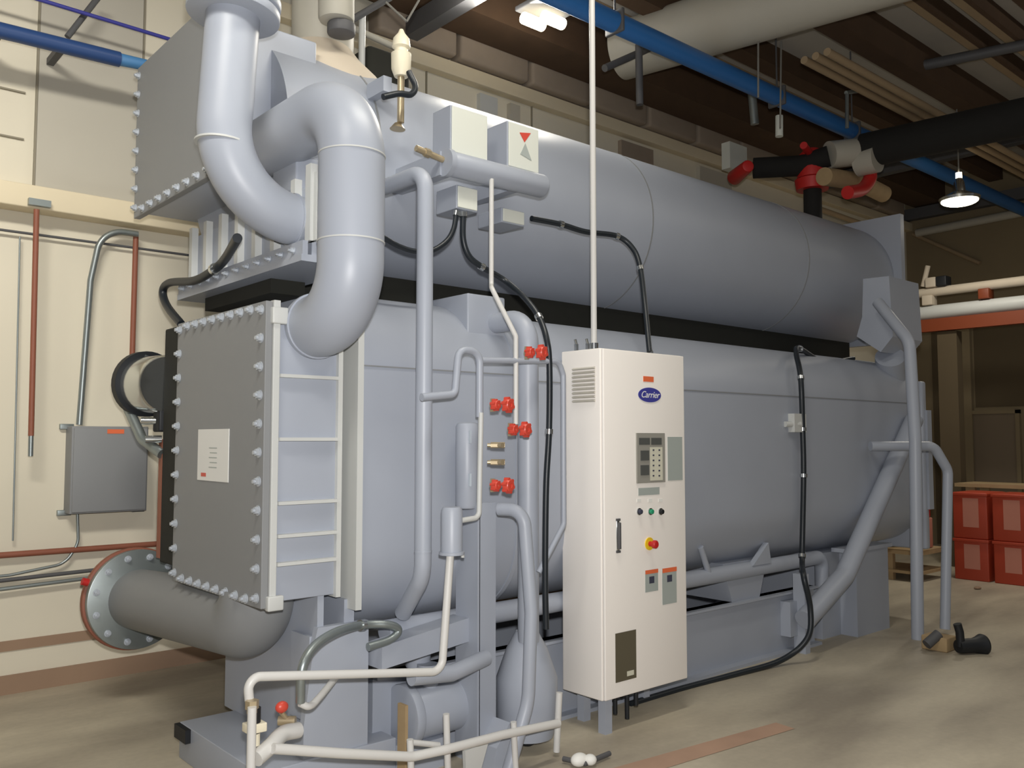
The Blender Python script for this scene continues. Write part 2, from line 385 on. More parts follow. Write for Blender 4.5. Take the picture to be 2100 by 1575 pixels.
# upper shell
UY, UZ, UR = 4.41, 3.01, .585
us = B().cyl((1.9, UY, UZ), (8.15, UY, UZ), UR, n=72).done('upper_shell', 'paint', ch)
for x in (2.42, 4.6, 6.6): B().cyl((x-.005, UY, UZ), (x+.005, UY, UZ), UR+.004, n=72).done('weld_seam', 'paint_grey', us)
B().box(8.1, 8.17, 3.75, 5.05, 2.4, 3.62).done('end_plate', 'paint', ch, smooth=False)
B().box(1.62, 2.15, 4.02, 5.02, 2.76, 3.56, .01).done('upper_water_box', 'paint', ch)
uc = B().box(1.585, 1.62, 3.98, 5.06, 2.735, 3.6, .004).done('upper_end_cover', 'paint_grey', ch, smooth=False)
for k in range(8): dup(bo, uc, (1.585, 5.03, 2.79+k*.108)); dup(bo, uc, (1.585, 4.0+k*.13, 2.765)); 
B().box(1.84, 2.06, 3.62, 3.86, 2.64, 2.80, .01).done('shell_bracket', 'paint', ch)
B().box(2.12, 8.09, 4.28, 4.80, 2.17, 2.47).done('shell_gap_shade', 'dark', ch, smooth=False)  # dark box added between the shells to stand in for shade and block light
# condenser box with vertical ribs under the upper shell
cb = B().box(1.83, 2.08, 3.44, 4.84, 2.28, 2.62, .004).done('condenser_box', 'paint', ch, smooth=False)
for k in range(7):
    y = 3.56+k*.2; B().box(1.795, 1.83, y-.02, y+.02, 2.36, 2.66).done('stiffening_rib', 'paint_light', cb, smooth=False)
B().box(1.80, 1.835, 3.405, 3.45, 2.36, 2.70).box(1.815, 1.83, 3.38, 3.48, 2.36, 2.66).done('rib_edge', 'paint_light', cb, smooth=False)
B().box(1.77, 2.08, 3.42, 4.87, 2.27, 2.30).box(1.775, 1.80, 3.42, 4.87, 2.30, 2.36).done('lower_flange', 'paint', cb, smooth=False)
fb = None
for k in range(12):
    loc = (1.774, 3.5+k*.118, 2.325)
    if fb is None: fb = bolt(cb, loc, .011)
    else: dup(fb, cb, loc)
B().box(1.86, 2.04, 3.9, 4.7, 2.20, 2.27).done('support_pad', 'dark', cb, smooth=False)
# big nozzle pipe 1: down from the roof, bending into the condenser box
q0 = V((1.437, 3.563, 3.6)); 
np1 = B().tube([(1.53, 3.563, 3.75), (1.455, 3.563, 2.485), (1.83, 3.563, 2.475)], .113, bend=.36, n=48, seg=20).done('water_pipe', 'paint', ch, label='smooth grey pipe dropping from the roof and bending right')
B().cyl((1.505, 3.563, 3.315), (1.508, 3.563, 3.355), .195, n=48, bev=.006).cyl((1.509, 3.563, 3.368), (1.512, 3.563, 3.41), .195, n=48, bev=.006).done('pipe_flange', 'paint', np1)
B().tube([(1.47, 3.563, 2.745), (1.4705, 3.563, 2.753)], .1155, n=48).done('weld_ring', 'paint_light', np1)
B().cyl((1.795, 3.563, 2.475), (1.80, 3.563, 2.475), .122, n=48).done('weld_ring', 'paint', np1)
# big pipe 2: the hooked cross-over pipe
PX = 1.825
np2 = B().tube([(PX, 4.2, 2.90), (PX, 3.10, 2.90), (PX, 3.10, 1.985), (PX, 3.42, 1.985)], .135, bend=[.27, .245], n=48, seg=20).done('crossover_pipe', 'paint', ch, label='thick hooked pipe bending from upper to lower water box')
for z in (2.66, 2.30): B().cyl((PX, 3.1, z-.003), (PX, 3.1, z+.003), .1375, n=48).done('weld_ring', 'paint_light', np2)
B().cyl((PX, 3.37, 1.985), (PX, 3.39, 1.985), .142, n=48).done('weld_ring', 'paint', np2)
# flanged inlet below the cover
np3 = B().tube([(1.75, 3.74, .84), (1.75, 3.74, .68), (1.70, 5.18, .60)], .165, bend=.24, n=48, seg=20).done('inlet_pipe', 'paint_grey', ch, label='flanged grey inlet pipe under the bolted end cover')
dd = (V((1.70, 5.18, .60))-V((1.75, 3.74, .68))).normalized(); fc = V((1.70, 5.16, .602))
B().cyl(fc, fc+dd*.04, .275, n=56, bev=.004).done('pipe_flange', 'steel', np3)
B().cyl(fc+dd*.05, fc+dd*.09, .285, n=56, bev=.004).done('mating_flange', 'rust', np3)
u = dd.orthogonal().normalized(); w2 = dd.cross(u); fbolt = None
for k in range(12):
    l = fc+(u*cos(2*pi*k/12)+w2*sin(2*pi*k/12))*.235
    if fbolt is None: fbolt = bolt(np3, l, .014, -dd)
    else: dup(fbolt, np3, l)
B().cyl(fc+V((-.27, 0, .12)), fc+V((-.30, 0, .13)), .02).done('red_plug', 'redpaint', np3)
# rear burner side: dark insulation and silver motor
IY = P(333, 900, 'x', 1.7).y; B().box(1.7, 1.95, 4.40, IY, .84, 2.10, .01).done('insulated_panel', 'dark', ch, smooth=False)
B().box(1.7, 1.74, IY, IY+.05, .86, 1.5).done('copper_strip', 'rust', ch, smooth=False)
mt = B().lathe((1.72, IY, 1.80), (-.12, 1, .03), [(0, .15), (.02, .16), (.26, .16), (.28, .13), (.3, .05), (.3, 0)], 36).done('burner_motor', 'chrome', ch)
B().lathe((1.69, IY+.22, 1.81), (-.12, 1, .03), [(0, .165), (.0, .185), (.05, .185), (.06, .16)], 36).done('fan_rim', 'black', mt)
B().tube([(1.69, IY+.2, 1.96), (1.60, IY+.33, 1.72), (1.64, IY+.14, 1.5), (1.70, IY, 1.42)], .028, .1).done('motor_hose', 'steel', mt)
B().box(1.68, 1.76, IY, IY+.1, 1.54, 1.66, .01).done('motor_foot', 'black', mt)
B().cyl((1.7, IY+.06, 1.6), (1.62, IY+.1, 1.6), .02).cyl((1.7, IY+.01, 1.5), (1.62, IY+.03, 1.5), .02).done('motor_bolt', 'chrome', mt)
# vertical pipes on the front
B().tube([(2.263, 3.9, 2.71), (2.263, 3.2, 2.71), (2.263, 3.2, .90), P(826, 1258, 'y', 3.42)], .0375, bend=[.09, .15], n=28).done('riser_pipe', 'paint', ch, label='slim grey pipe hooking off the upper shell and running down')
B().cyl((2.263, 3.2, 1.005), (2.263, 3.2, 1.012), .039).done('pipe_weld', 'paint', ch)
B().tube([(2.905, 3.62, 2.10), (2.905, 3.22, 2.10), (2.905, 3.22, .52)], .052, bend=.13, n=28).done('riser_pipe', 'paint', ch, label='broad grey riser behind the red valves')
B().box(2.72, 2.97, 3.47, 3.9, 2.03, 2.24, .01).done('duct_box', 'paint', ch)
B().tube([(2.70, 3.2, 1.17), (2.75, 3.08, 1.17), (2.77, 3.05, .70), (2.75, 3.05, .30), (2.63, 3.05, .02)], .031, bend=[.08, .3, .3], n=20).done('bent_pipe', 'paint', ch)
HZ = P(1540, 1166, 'y', 3.5).z; HX = P(1685, 1160, 'y', 3.5).x
B().tube([(2.24, 3.47, HZ), (HX, 3.5, HZ), (HX, 3.5, .4)], .052, bend=.08, n=24).done('header_pipe', 'paint', ch, label='long level pipe running under the lower shell')
x = P(1458, 1170, 'y', 3.46).x; B().cyl((x, 3.47, HZ), (x-.12, 3.45, HZ+.2), .02, n=12).done('pipe_stay', 'paint', ch)
x = P(1560, 1165, 'y', 3.46).x; B().prism([(x-.12, HZ+.03), (x+.1, HZ+.03), (x+.07, HZ+.17)], 'y', 3.44, 3.48).done('pipe_stay', 'paint', ch, smooth=False)
# pump vessel at the foot of the broad riser
B().lathe((2.93, 3.26, .06), (0, 0, 1), [(0, .13), (.1, .15), (.28, .15), (.42, .10), (.5, .055)], 32).done('pump_casing', 'paint', ch)
sp = B().cyl((2.35, 3.42, .24), (2.75, 3.42, .24), .12, bev=.02).cyl((2.30, 3.42, .24), (2.35, 3.42, .24), .14, bev=.01).cyl((2.45, 3.42, .34), (2.45, 3.42, .45), .05).done('solution_pump', 'paint', ch)
B().box(2.25, 2.5, 3.33, 3.5, 0, .13).done('pump_foot', 'paint', sp, smooth=False)
B().box(2.23, 2.245, 3.28, 3.34, 0, .33).done('pump_bracket', 'wood', sp, smooth=False)
B().cyl((2.45, 3.5, .42), (2.45, 3.5, .66), .06, bev=.01).done('pipe_stub', 'paint', ch)
B().prism([(2.12, .50), (2.6, .55), (2.6, .66), (2.12, .60)], 'y', 3.3, 3.42).done('cross_bracket', 'paint', ch, smooth=False)
B().tube([(2.15, 3.12, .50), (2.36, 3.12, .48), (2.62, 3.2, .49)], .036, n=20).done('short_pipe', 'paint', ch)
# receiver pot and thin lines
pot = thing_pot = B().lathe((2.33, 3.08, 1.0), (0, 0, 1), [(0, .056), (.012, .056), (.013, .047), (.19, .047), (.205, .04)], 28).done('receiver_pot', 'paint', ch)
B().cyl((2.375, 3.06, .985), (2.375, 3.06, 1.0), .008).done('drain_nib', 'paint_light', pot)
B().tube([(2.315, 3.07, 1.0), (2.265, 3.06, .515), (1.395, 3.06, .645), (1.405, 3.06, .56)], .017, bend=[.05, .04, ], n=16).done('drain_line', 'pipe_white', ch)
B().tube([(2.36, 3.09, 1.14), (2.49, 3.09, 1.15), (2.50, 3.09, 1.94), (2.46, 3.09, 2.0)][:2]+[(2.50, 3.09, 1.62)], .012, bend=.03, n=14).done('gauge_line', 'paint_light', ch)
B().tube([(2.18, 3.10, 1.68), (2.36, 3.10, 1.70), (2.38, 3.10, 1.90), (2.5, 3.10, 1.90), (2.5, 3.10, 1.6)], .017, bend=[.03, .045, .055], n=16).done('loop_line', 'paint', ch)
B().tube([(2.5, 3.12, 1.86), (3.02, 3.12, 1.885), (3.05, 3.12, 1.82), (3.05, 3.12, 1.08), (2.90, 3.14, .86)], .014, bend=.05, n=14).done('gauge_line', 'paint', ch)
B().tube([(2.80, 3.38, 2.82), (2.80, 3.38, 2.27), (2.905, 3.30, 2.02), (2.905, 3.10, 1.9), (2.86, 3.1, 1.62)][:2]+[P(1008, 590, 'y', 3.2), P(1058, 690, 'y', 3.12), P(1058, 870, 'y', 3.12)], .012, bend=.04, n=14).done('gauge_line', 'pipe_white', ch)
LX = P(958, 950, 'y', 3.3).x; B().cyl((LX, 3.3, 1.17), (LX, 3.3, 1.58), .055, bev=.02).done('level_vessel', 'paint', ch)
for dx in (-.03, .035):
    for z in (1.28, 1.48): B().box(LX+dx-.005, LX+dx+.005, 3.235, 3.245, z, z+.06).done('sight_glass', 'glassy', ch, smooth=False)
# red valves
def valve(c, s=1.0, cap=True):
    c = V(c); d = V((.25, -1, .0)).normalized(); r_ = V((.755, -.656, 0))
    v = B().cyl(c-d*.0, c+d*.05, .012, n=12).cyl(c+d*.01-Zu*.03, c+d*.01+Zu*.03, .013, n=6).done('valve', 'brass', ch, label='red-handled valve')
    for off, R_ in ((-.030, .023), (.026, .031)):
        a_ = c+r_*off+d*.045; b_ = B()
        b_.lathe(a_, d, [(0, R_*.7), (.008, R_), (.026, R_), (.034, R_*.8), (.034, R_*.35), (.028, R_*.3)], 20)
        uu = d.orthogonal().normalized(); ww = d.cross(uu)
        for k in range(6):
            q_ = a_+(uu*cos(k*pi/3)+ww*sin(k*pi/3))*R_*.92; b_.cyl(q_+d*.004, q_+d*.03, R_*.28, n=10)
        b_.done('handwheel', 'red', v)
    return v
for px, py in ((1077, 724), (1007, 831), (1043, 881), (1007, 995)): valve(P(px, py, 'y', 3.06))
for py in (913, 948):
    c = P(1022, py, 'y', 3.07); B().cyl(c-Rt*.035, c+Rt*.03, .014, n=6).cyl(c-Rt*.05, c-Rt*.035, .009).cyl(c, c-V((0, .03, 0)), .012, n=12).done('brass_fitting', 'brass', ch)
# boxes and header on the upper shell
def sbox(name, x0, x1, z0, z1, yf=3.45, yb=3.9, m='paint', face=None):
    o = B().box(x0, x1, yf, yb, z0, z1, .004).done(name, m, ch, smooth=False)
    if face: B().box(x0+.006, x1-.006, yf-.008, yf, z0+.006, z1-.006, .003).done('lid', face, o, smooth=False)
    return o
sbox('terminal_box', 2.59, 2.83, 2.93, 3.175, yb=3.60, face='box_face')
o = sbox('terminal_box', 2.965, 3.19, 2.935, 3.185, yb=3.62, face='box_face')
B().prism([(3.045, 3.135), (3.125, 3.15), (3.08, 3.09)], 'y', 3.439, 3.4415).done('warning_triangle', 'red', o, smooth=False, label='red warning mark')
B().prism([(3.05, 3.02), (3.13, 3.0), (3.085, 3.085)], 'y', 3.439, 3.4415).done('warning_print', 'stick', o, smooth=False)
hp = B().cyl((2.56, 3.42, 2.86), (3.2, 3.42, 2.865), .062, n=36, bev=.02).done('header_drum', 'paint', ch)
B().cyl((2.53, 3.42, 2.86), (2.56, 3.42, 2.86), .07, n=36).done('drum_flange', 'paint', hp)
B().box(2.52, 2.58, 3.44, 3.9, 2.80, 2.92).done('drum_bracket', 'paint', hp, smooth=False)
B().box(3.0, 3.06, 3.44, 3.9, 2.82, 2.9).done('drum_bracket', 'paint', hp, smooth=False)
B().cyl((2.37, 3.43, 2.898), (2.53, 3.43, 2.875), .016, n=10).cyl((2.42, 3.43, 2.89), (2.45, 3.43, 2.887), .022, n=6).done('brass_plug', 'brass', hp)
sbox('switch_box', 2.63, 2.765, 2.655, 2.775, yb=3.62, face='box_face')
sbox('switch_box', 2.97, 3.13, 2.65, 2.73, face='box_face', yf=3.5, yb=3.70)
# relief valve cluster on top
rv = B().lathe((2.46, 3.7, 3.36), (0, 0, 1), [(0, .035), (.04, .05), (.12, .052), (.13, .035), (.145, .035), (.155, .048), (.20, .042), (.23, .018), (.25, .01)], 24).done('relief_valve', 'ivory', ch, label='ivory relief valve standing on top of the upper shell')
B().cyl((2.46, 3.7, 3.12), (2.46, 3.7, 3.36), .018).done('valve_stem', 'brass', rv)
B().cyl((2.455, 3.72, 3.09), (2.457, 3.72, 3.12), .04, .018).done('stem_foot', 'brass', rv)
B().spline([(2.48, 3.66, 3.38), (2.50, 3.63, 3.30), (2.46, 3.61, 3.24), (2.38, 3.6, 3.22), (2.29, 3.6, 3.18)], .016).done('cable', 'cable', rv)
B().box(2.38, 2.43, 3.74, 3.9, 3.28, 3.36).done('valve_bracket', 'paint', rv, smooth=False)
# vent hood and stacks on top of the shell
B().lathe((2.36, 4.38, 3.42), (0, 0, 1), [(0, .36), (.1, .34), (.2, .24), (.28, .18)], 40).done('stack_base', 'tan', ch)
B().cyl((2.38, 4.38, 3.66), (2.38, 4.38, 5.3), .175, n=40).done('exhaust_stack', 'duct', ch)
B().cyl((2.60, 4.32, 3.5), (2.60, 4.32, 3.98), .02, n=16).done('vent_tube', 'paint_light', ch)
vp = P(690, 45, 'y', 4.05); B().cyl(vp, vp+V((-.03, 0, 1.1)), .095, n=36, bev=.02).done('vent_pipe', 'duct', ch)
vp = P(700, 60, 'y', 4.05); B().cyl(vp-Zu*.03, vp+Zu*.03, .075, n=28, bev=.01).done('pipe_clamp', 'truss', ch)
B().box(2.63, 2.93, 4.3, 4.6, 3.55, 3.80, .03).done('actuator_box', 'dark', ch)
B().spline([(1.82, 4.2, 3.98), (1.86, 4.1, 3.80), (1.88, 4.1, 3.68), (1.86, 4.12, 3.56)], .05).done('damper_hose', 'black', ch)
# far end fittings
nzl = [P(a_, b_, 'x', 7.1) for a_, b_ in ((1770, 572), (1823, 566), (1831, 690), (1806, 722), (1757, 690), (1768, 650))]
bk = B().prism([(q.y, q.z) for q in nzl], 'x', 7.1, 7.64).done('nozzle_box', 'paint', ch, smooth=False)
B().cyl((7.3, 3.5, 2.2), (7.5, 3.6, 2.0), .12).done('nozzle_neck', 'paint', bk)
B().tube([P(1800, 620, 'y', 3.45), P(1865, 700, 'y', 3.12), P(1877, 900, 'y', 3.06), P(1882, 1312, 'y', 3.06)], .045, bend=.2, n=20).done('overflow_pipe', 'paint', ch, label='slim pipe dropping from the far nozzle box to the floor')
B().tube([P(1875, 860, 'y', 3.33), P(1732, 1180, 'y', 3.33), P(1650, 1272, 'y', 3.33)], .072, bend=.2, n=28).done('diagonal_pipe', 'paint', ch, label='thick pipe slanting down across the far end of the lower shell')
B().box(7.66, 7.74, 3.36, 3.7, .9, 1.75).done('end_plate', 'paint', ch, smooth=False)
B().tube([P(1785, 915, 'y', 3.36), P(1915, 915, 'y', 3.05), P(1944, 965, 'y', 3.0), P(1938, 1290, 'y', 3.0)], .038, bend=.1, n=18).done('guard_rail', 'paint', ch)

# ================================================================== CONDUITS (loose flexible runs)
def hose(pts, r, label, m='cable', ties=(), name='flexible_conduit'):
    t = thing(name, label, 'conduit', tuple(V(pts[0])))
    B().spline(pts, r).done('sleeve', m, t)
    for k in ties:
        a_ = V(pts[k]); d_ = (V(pts[min(k+1, len(pts)-1)])-V(pts[max(k-1, 0)])).normalized()
        B().cyl(a_-d_*.012, a_+d_*.012, r*1.35, n=14).done('band', 'chrome', t)
    return t
def PP(L, y): return [P(a_, b_, 'y', y if len(t_) == 0 else t_[0]) for a_, b_, *t_ in L]
hose(PP([(786, 487), (818, 505), (850, 515), (885, 514), (915, 495), (930, 470), (936, 438)], 3.47), .013, 'black conduit sagging behind the slim pipe to the small junction box', ties=(6,))
hose(PP([(950, 440), (950, 490), (962, 525), (988, 547), (1035, 575), (1075, 610, 3.3), (1105, 650, 3.2), (1122, 700, 3.12), (1127, 760, 3.12), (1126, 885, 3.12), (1120, 1000, 3.12), (1118, 1180, 3.12), (1120, 1290, 3.12)], 3.45), .015, 'black conduit curving down past the broad riser beside the cream cabinet', ties=(0, 3, 6, 9))
hose(PP([(1090, 448), (1150, 460), (1200, 475), (1265, 484), (1298, 510, 3.5), (1313, 550, 3.45), (1322, 620, 3.4), (1332, 722, 3.3)], 3.55), .016, 'black conduit from the small switch box to the top of the cream cabinet', ties=(1, 3, 5))
hose(PP([(1750, 735, 3.7), (1690, 742, 3.7), (1640, 715, 3.6), (1633, 725, 3.5), (1642, 775, 3.36), (1646, 880, 3.36), (1648, 975, 3.36), (1645, 1140, 3.36), (1648, 1180, 3.22), (1662, 1250, 3.2), (1655, 1310, 3.2), (1600, 1355, 3.3), (1500, 1385, 3.35), (1400, 1412, 3.38), (1290, 1445, 3.38)], 3.4), .019, 'black conduit running down the far part of the lower shell to the floor', ties=(2, 4, 5, 6, 7))
hose(PP([(487, 488), (462, 530), (440, 552), (405, 575), (345, 583), (333, 600), (345, 630), (372, 662)], 3.72)[:1]+[P(a_, b_, 'x', 1.74) for a_, b_ in ((462, 530), (440, 552), (400, 575), (348, 580), (334, 598), (343, 628), (372, 665))], .022, 'black conduit looping off the condenser box left of the bolted cover', ties=(2,))
hose([P(*q, 'y', z) for *q, z in ((755, 1327, 3.3), (800, 1312, 3.3), (817, 1292, 3.3), (795, 1281, 3.3), (742, 1282, 3.32), (690, 1296, 3.2), (645, 1325, 3.12), (620, 1370, 3.08), (616, 1440, 3.1))], .018, 'braided flexible hose arching across the near support column', m='steel', ties=(4,))
o = B().spline([P(615, 1442, 'y', 3.1), P(635, 1448, 'y', 3.1), P(655, 1430, 'y', 3.15), P(688, 1390, 'y', 3.3)], .014).done('cable_tail', 'pipe_white'); tag(o, 'short pale cable tail hanging below the braided hose', 'cable')

# sampling bracket on shell for the far conduit
B().cyl(P(1610, 870, 'y', 3.39), P(1640, 870, 'y', 3.36), .02).box(P(1622, 880, 'y', 3.38).x, P(1646, 880, 'y', 3.38).x, 3.35, 3.405, 1.55, 1.68).done('sensor_head', 'paint_light', ch)

# ================================================================== FLOOR-LEVEL WHITE PIPEWORK
rl = thing('drain_pipework', 'white pipe loop running low in front of the machine', 'pipework', tuple(P(515, 1650, 'y', 3.0)*1.0))
rl.location.z = 0; rl['_w'] = tuple(rl.location)
B().tube([P(517, 1450, 'y', 3.0), (P(515, 1540, 'y', 3.0).x, 3.0, .0)], .016, n=16).done('standpipe', 'pipe_white', rl)
B().tube([P(560, 1535, 'y', 3.0), P(700, 1545, 'y', 3.0), P(845, 1552, 'y', 3.0), P(915, 1537, 'y', 2.98), P(1030, 1507, 'y', 3.0), P(1145, 1483, 'y', 3.02)], .019, bend=.1, n=18).done('rail_pipe', 'pipe_white', rl)
for px in (841, 915, 1053):
    p_ = P(px, 1500, 'y', 3.02); B().tube([(p_.x, 3.02, {841: .285, 915: .35, 1053: .24}[px]), (p_.x+.015, 3.02, 0)], .014, n=14).done('standpipe', 'pipe_white', rl)
p_ = P(1147, 1420, 'y', 3.08); B().tube([p_, (p_.x-.02, 3.08, .02)], .016, n=14).done('standpipe', 'pipe_white', rl)
B().tube([P(840, 1522, 'y', 3.06), P(900, 1528, 'y', 3.06)], .012, n=12).done('cross_pipe', 'pipe_white', rl)
B().prism([(P(978, 1530, 'y', 3.0).x-.03, .0), (P(978, 1530, 'y', 3.0).x+.02, .0), (P(978, 1530, 'y', 3.0).x+.09, .18), (P(978, 1530, 'y', 3.0).x-.04, .17)], 'y', 3.03, 3.05).done('pipe_cradle', 'paint_light', rl, smooth=False)
# fitting on the left drain line
ft = thing('line_strainer', 'small pale strainer with black body on the thin pipe by the left support', 'pipe fitting', tuple(P(520, 1500, 'y', 3.0)))
c = P(517, 1436, 'y', 3.03); B().cyl(c, c-Zu*.03, .024, n=6).cyl(c-Zu*.03, c-Zu*.045, .018).done('collar', 'brass', ft)
c = P(522, 1468, 'y', 3.06); B().cyl(c+Zu*.03, c-Zu*.06, .022, n=16).done('body', 'black', ft)
c = P(522, 1493, 'y', 3.06); B().box(c.x-.035, c.x+.035, 3.03, 3.09, c.z-.012, c.z+.02, .004).cyl(c, c-Zu*.06, .02).done('clamp', 'ivory', ft)
dv = thing('drain_valve', 'small drain valve with a round red knob and white wrapped elbow', 'valve', tuple(P(590, 1520, 'y', 3.15)))
c = P(578, 1450, 'y', 3.15); B().ellipsoid(c, .026, .018, .022).done('knob', 'red', dv)
c2 = P(590, 1478, 'y', 3.15); B().cyl(c-Zu*.02, c2, .01).cyl(c2+Rt*.03, c2-Rt*.035, .018, n=12).done('body', 'brass', dv)
B().spline([P(612, 1497, 'y', 3.12), P(580, 1505, 'y', 3.1), P(555, 1530, 'y', 3.05), P(525, 1556, 'y', 3.02)], .03).done('wrapped_elbow', 'pipe_white', dv)
# foot of the near standpipe with debris
jf = thing('floor_drain_fitting', 'white capped drain fitting on the floor below the cream cabinet', 'pipe fitting', tuple(P(1190, 1558, 'z', 0)))
c = P(1188, 1558, 'z', .03); B().ellipsoid(c, .045, .035, .03).ellipsoid(c+Rt*.05, .03, .03, .025).done('cap', 'white', jf)
B().tube([P(1155, 1556, 'z', .02), P(1200, 1566, 'z', .02), P(1250, 1545, 'z', .02)], .012, n=12).done('spout', 'truss', jf)
# conduit elbow on floor behind the rail
o = B().spline([P(1065, 1520, 'z', .04), P(1085, 1523, 'z', .03), P(1105, 1510, 'z', .05)], .016).done('floor_hose', 'black'); tag(o, 'short black hose end lying on the floor behind the white rail', 'hose')

# ================================================================== CONTROL CABINET
CY0, CY1, CX0, CX1, CZ0, CZ1 = 3.113, 3.42, 3.33, 4.005, .17, 1.975
cc = thing('control_cabinet', 'tall cream control cabinet with blue oval badge, keypad and warning stickers', 'cabinet', ((CX0+CX1)/2, (CY0+CY1)/2, 0))
B().box(CX0, CX1, CY0+.02, CY1, CZ0, CZ1, .006).done('body', 'cream', cc)
door = B().box(CX0+.004, CX1-.004, CY0, CY0+.019, CZ0+.004, CZ1-.004, .006).done('door', 'cream', cc)
def F(px, py): return P(px, py, 'y', CY0)
def plate(name, m, px0, py0, px1, py1, t=.004, parent=door, y=CY0, bev=0, smooth=False):
    a_, c_ = F(px0, (py0+py1)/2), F(px1, (py0+py1)/2); mid = (px0+px1)/2
    return B().box(a_.x, c_.x, y-t, y, F(mid, py1).z, F(mid, py0).z, bev).done(name, m, parent, smooth=smooth)
plate('orange_tag', 'orange', 1319, 772, 1340, 783, .002)
c = F(1332, 810); bb = B(); n = 40
bb.prism([(c.x+.094*cos(2*pi*k/n), c.z+.040*sin(2*pi*k/n)) for k in range(n)], 'y', CY0-.003, CY0)
bad = bb.done('badge', 'logo', door, label='blue oval maker badge')
text('Carrier', .050, (c.x, CY0-.0035, c.z), 'white', 'badge_lettering', bad, shear=.35)
dp = plate('control_panel', 'bezel', 1304, 888, 1362, 990, .008, bev=.002)
yb = CY0-.008
plate('display', 'screen', 1308, 898, 1330, 912, .002, dp, yb); plate('display', 'screen', 1333, 898, 1354, 912, .002, dp, yb)
plate('keypad', 'key', 1331, 917, 1356, 985, .002, dp, yb)
kk = B()
for i in range(2):
    for j in range(6):
        q = F(1337+i*12, 923+j*10.5); kk.box(q.x-.006, q.x+.006, yb-.004, yb-.002, q.z-.004, q.z+.004)
kk.done('keys', 'ink', dp, smooth=False)
kk = B()
for j in range(2):
    q0, q1 = F(1311, 924+j*30), F(1328, 944+j*30); kk.box(q0.x, q1.x, yb-.004, yb, q1.z, q0.z)
kk.done('indicator_window', 'screen', dp, smooth=False)
plate('instruction_plate', 'stick', 1369, 896, 1399, 985, .002)
plate('type_plate', 'stick', 1309, 1000, 1352, 1015, .002)
for px, m_ in ((1310, 'ink'), (1333, 'green'), (1354, 'black')):
    q = F(px, 1049); b_ = B().cyl(q, q+V((0, -.006, 0)), .019, n=24); o = b_.done('switch_ring', 'chrome', door)
    B().cyl(q+V((0, -.006, 0)), q+V((0, -.02, 0)), .013, n=20, bev=.002).done('button', m_, o)
    q = F(px, 1026); B().box(q.x-.016, q.x+.016, CY0-.002, CY0, q.z-.008, q.z+.008).done('switch_label', 'white', door, smooth=False)
q = F(1331, 1115); o = B().cyl(q, q+V((0, -.006, 0)), .034, n=32).done('stop_disc', 'yellow', door)
B().cyl(q+V((0, -.006, 0)), q+V((0, -.03, 0)), .014, n=20).lathe(q+V((0, -.03, 0)), (0, -1, 0), [(0, .018), (.004, .022), (.018, .022), (.024, .016)], 24).done('stop_button', 'redpaint', o)
a_, c_ = F(1266, 1065), F(1266, 1132); x = a_.x
o = B().box(x-.011, x+.011, CY0-.006, CY0, c_.z, a_.z, .003).done('handle_plate', 'chrome', door)
B().box(x-.008, x+.008, CY0-.022, CY0-.006, c_.z+.015, a_.z-.015, .004).box(x-.014, x+.014, CY0-.01, CY0-.002, a_.z-.008, a_.z+.004).box(x-.014, x+.014, CY0-.01, CY0-.002, c_.z-.004, c_.z+.008).done('handle', 'truss', o)
for x0, x1, y0, y1, ym in ((1323, 1349, 1168, 1213, 1176), (1358, 1387, 1164, 1238, 1173)):
    o = plate('warning_sticker', 'stick', x0, y0, x1, y1, .002)
    plate('sticker_heading', 'orange', x0, y0, x1, ym, .001, o, CY0-.002)
    plate('sticker_symbol', 'ink', (x0+x1)/2-5, ym+6, (x0+x1)/2+5, ym+20, .001, o, CY0-.002)
o = plate('viewing_window', 'window', 1262, 1295, 1304, 1395, .003)
plate('window_tag', 'key', 1285, 1375, 1299, 1385, .001, o, CY0-.003)
lv = B()
for k in range(9):
    z = P(1195, 755+k*8.3, 'x', CX0).z; lv.prism([(CX0-.012, z-.004), (CX0, z+.004), (CX0, z-.010)], 'y', P(1221, 790, 'x', CX0).y, P(1175, 790, 'x', CX0).y)
lv.done('vent_louvres', 'cream_dk', cc, smooth=False)
for k, (x, y) in enumerate(((3.345, 3.32), (3.37, 3.26), (3.94, 3.3))):
    B().cyl((x, y, CZ1), (x, y, CZ1+.035), .013, n=6).cyl((x, y, CZ1+.035), (x-.01, y, CZ1+.06), .008).done('cable_gland', 'chrome', cc)
for x, y in ((3.35, 3.14), (3.42, 3.36), (3.93, 3.38)): B().box(x, x+.05, y-.01, y+.04, 0, CZ0+.01).done('leg', 'paint', cc, smooth=False)
for x, y, z0 in ((3.50, 3.2, .06), (3.56, 3.17, .03), (3.62, 3.16, .09)): B().cyl((x, y, z0), (x, y, CZ0+.01), .012, n=12).done('cable_stub', 'black', cc)
B().cyl((3.6, 3.25, .13), (3.95, 3.3, .14), .02).done('cable_bundle', 'black', cc)

rod = thing('ceiling_conduit', 'slender white conduit rising straight from the cream cabinet to the roof', 'conduit', (3.42, 3.25, CZ1))
pt = P(1218, 700, 'y', 3.25); B().cyl((pt.x, 3.25, CZ1), (pt.x, 3.25, 5.3), .0165, n=18).done('tube', 'pipe_white', rod)
B().cyl((pt.x, 3.25, CZ1), (pt.x, 3.25, CZ1+.04), .024, n=16).done('coupling', 'chrome', rod)

